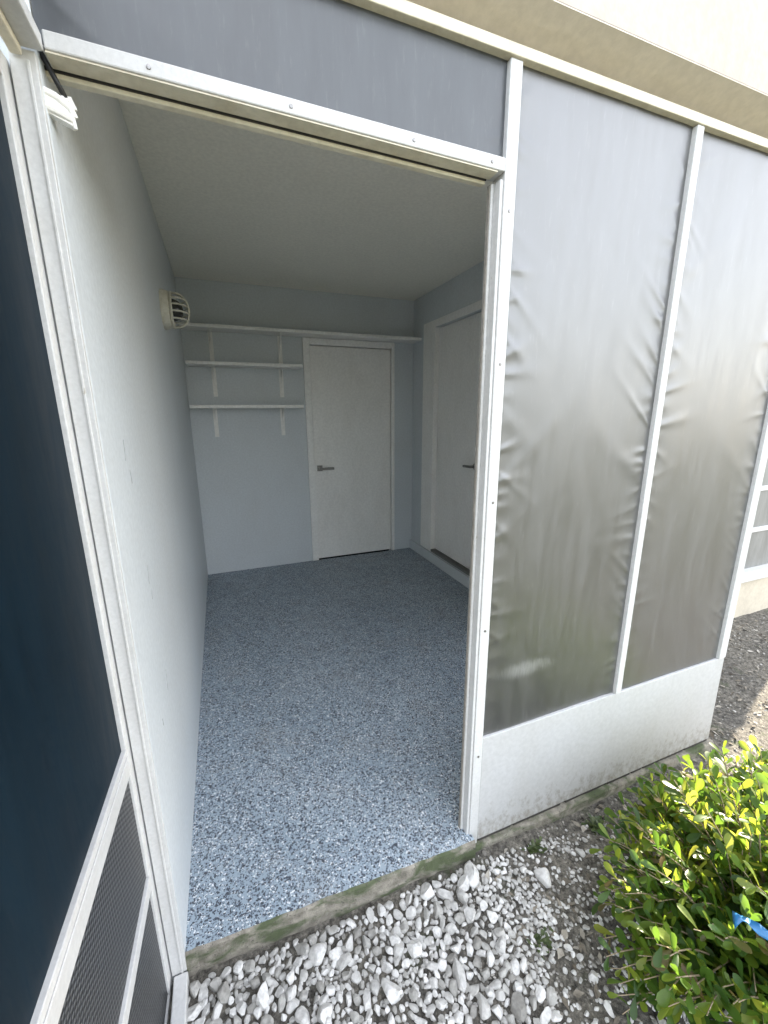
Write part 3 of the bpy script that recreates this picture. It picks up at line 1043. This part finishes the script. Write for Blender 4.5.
def make_shrub(name, cx, cy, rx, ry, hgt, nst, label, cat, leafL, nleaf):
    root = empty(name, (cx, cy, GZ), label, cat)
    VV, FF = [], []; o_ = 0
    tw = MB()
    for i in range(nst):
        a = rng.uniform(0, 2 * math.pi); rr_ = math.sqrt(rng.uniform(0, 1))
        tip = np.array([cx + rx * rr_ * math.cos(a), cy + ry * rr_ * math.sin(a), 0.0])
        hh = hgt * math.sqrt(max(0.05, 1 - 0.85 * rr_ ** 2)) * rng.uniform(0.5, 1.25)
        tip[2] = GZ + hh
        b0 = np.array([cx + 0.35 * rx * rr_ * math.cos(a) + rng.normal(0, 0.03), cy + 0.35 * ry * rr_ * math.sin(a) + rng.normal(0, 0.03), GZ - 0.01])
        mid = b0 * 0.45 + tip * 0.55 + np.array([rng.normal(0, 0.025), rng.normal(0, 0.025), 0.18 * hgt * (1 - 0.3 * rr_)])
        pts = []
        for k in range(8):
            t_ = k / 7
            pts.append((1 - t_) ** 2 * b0 + 2 * t_ * (1 - t_) * mid + t_ ** 2 * tip)
        tw.tube([tuple(p) for p in pts], [0.004 * (1 - 0.75 * k / 7) for k in range(8)], 5)
        nl = int(nleaf * rng.uniform(0.7, 1.25))
        for k in range(nl):
            t_ = 0.22 + 0.78 * (k + rng.uniform(0, 0.6)) / nl
            t_ = min(t_, 1.0)
            p = (1 - t_) ** 2 * b0 + 2 * t_ * (1 - t_) * mid + t_ ** 2 * tip
            ax_ = 2 * (1 - t_) * (mid - b0) + 2 * t_ * (tip - mid)
            ax_ /= np.linalg.norm(ax_)
            ph = k * 2.4 + rng.uniform(-0.4, 0.4)
            s0 = np.cross(ax_, [0.3, 0.2, 1]); s0 /= np.linalg.norm(s0); s1 = np.cross(ax_, s0)
            side = s0 * math.cos(ph) + s1 * math.sin(ph)
            d = ax_ * rng.uniform(0.35, 0.9) + side * rng.uniform(0.5, 1.0) + np.array([0, 0, 0.18])
            L = leafL * (rng.uniform(0.35, 0.8) if rng.random() < 0.35 else rng.uniform(0.7, 1.3)) * (0.75 + 0.35 * math.sin(math.pi * t_))
            v, f = leaf_mesh(L, L * rng.uniform(0.15, 0.23), rng.uniform(0.1, 0.5), rng.uniform(-0.05, 0.3))
            upv = np.array([rng.normal(0, 0.45), rng.normal(0, 0.45), 1.0])
            v = v @ frame(d, upv).T + p
            VV.append(v); FF.append(f + o_); o_ += len(v)
    fo = np_mesh('foliage', np.concatenate(VV), np.concatenate(FF), M['leaf'])
    fo.parent = root; fo.matrix_parent_inverse = root.matrix_basis.inverted()
    tw.build('branches', M['twig'], root, smooth=True)
    return root


make_shrub('shrub', 1.62, -0.56, 0.66, 0.40, 0.43, 560, 'leafy green shrub with yellow green new leaves in the lower right corner', 'shrub', 0.054, 18)


def weed(x, y, n, L, label):
    VV, FF = [], []; o_ = 0
    z = ground_z(x, y)
    for i in range(n):
        a = rng.uniform(0, 6.28)
        p = np.array([x + rng.normal(0, 0.014), y + rng.normal(0, 0.009), z + rng.uniform(0, 0.012)])
        v, f = leaf_mesh(L * rng.uniform(0.5, 1.2), L * 0.22, 0.2, rng.uniform(-0.1, 0.4))
        v = v @ frame(np.array([math.cos(a), math.sin(a), rng.uniform(0.15, 1.0)]), np.array([0.1, 0.1, 1.0])).T + p
        VV.append(v); FF.append(f + o_); o_ += len(v)
    o = np_mesh('weed', np.concatenate(VV), np.concatenate(FF), M['weed'])
    tag(o, label, 'weed')


weed(1.115, -0.085, 60, 0.022, 'small dark green weed tuft in the dirt below the kick panel')
weed(1.40, -0.09, 70, 0.026, 'low grey green weed near the middle of the kick panel base')
weed(0.95, -0.30, 40, 0.020, 'small weed growing between the gravel and the shrub')

# scrap of blue plastic in the shrub
pv, pf = [], []
for i in range(15):
    t_ = i / 14
    c = Vector((1.180 + 0.075 * t_, -0.598 - 0.085 * t_ + 0.012 * math.sin(t_ * 9), 0.325 + 0.012 * math.sin(t_ * 6)))
    for k in (-1, 0, 1):
        pv.append((c.x + 0.006 * k, c.y + k * 0.007 * (1 + 0.5 * math.sin(t_ * 11)), c.z + 0.008 * math.sin(t_ * 17 + k * 1.3)))
for i in range(14):
    for k in range(2):
        a = i * 3 + k
        pf.append((a, a + 1, a + 4, a + 3))
bs = MB().add(pv, pf).build('plastic_strip', M['blue'], smooth=True)
s_m = bs.modifiers.new('thick', 'SOLIDIFY'); s_m.thickness = 0.0015
tag(bs, 'crumpled scrap of bright blue plastic caught on top of the shrub', 'plastic scrap')
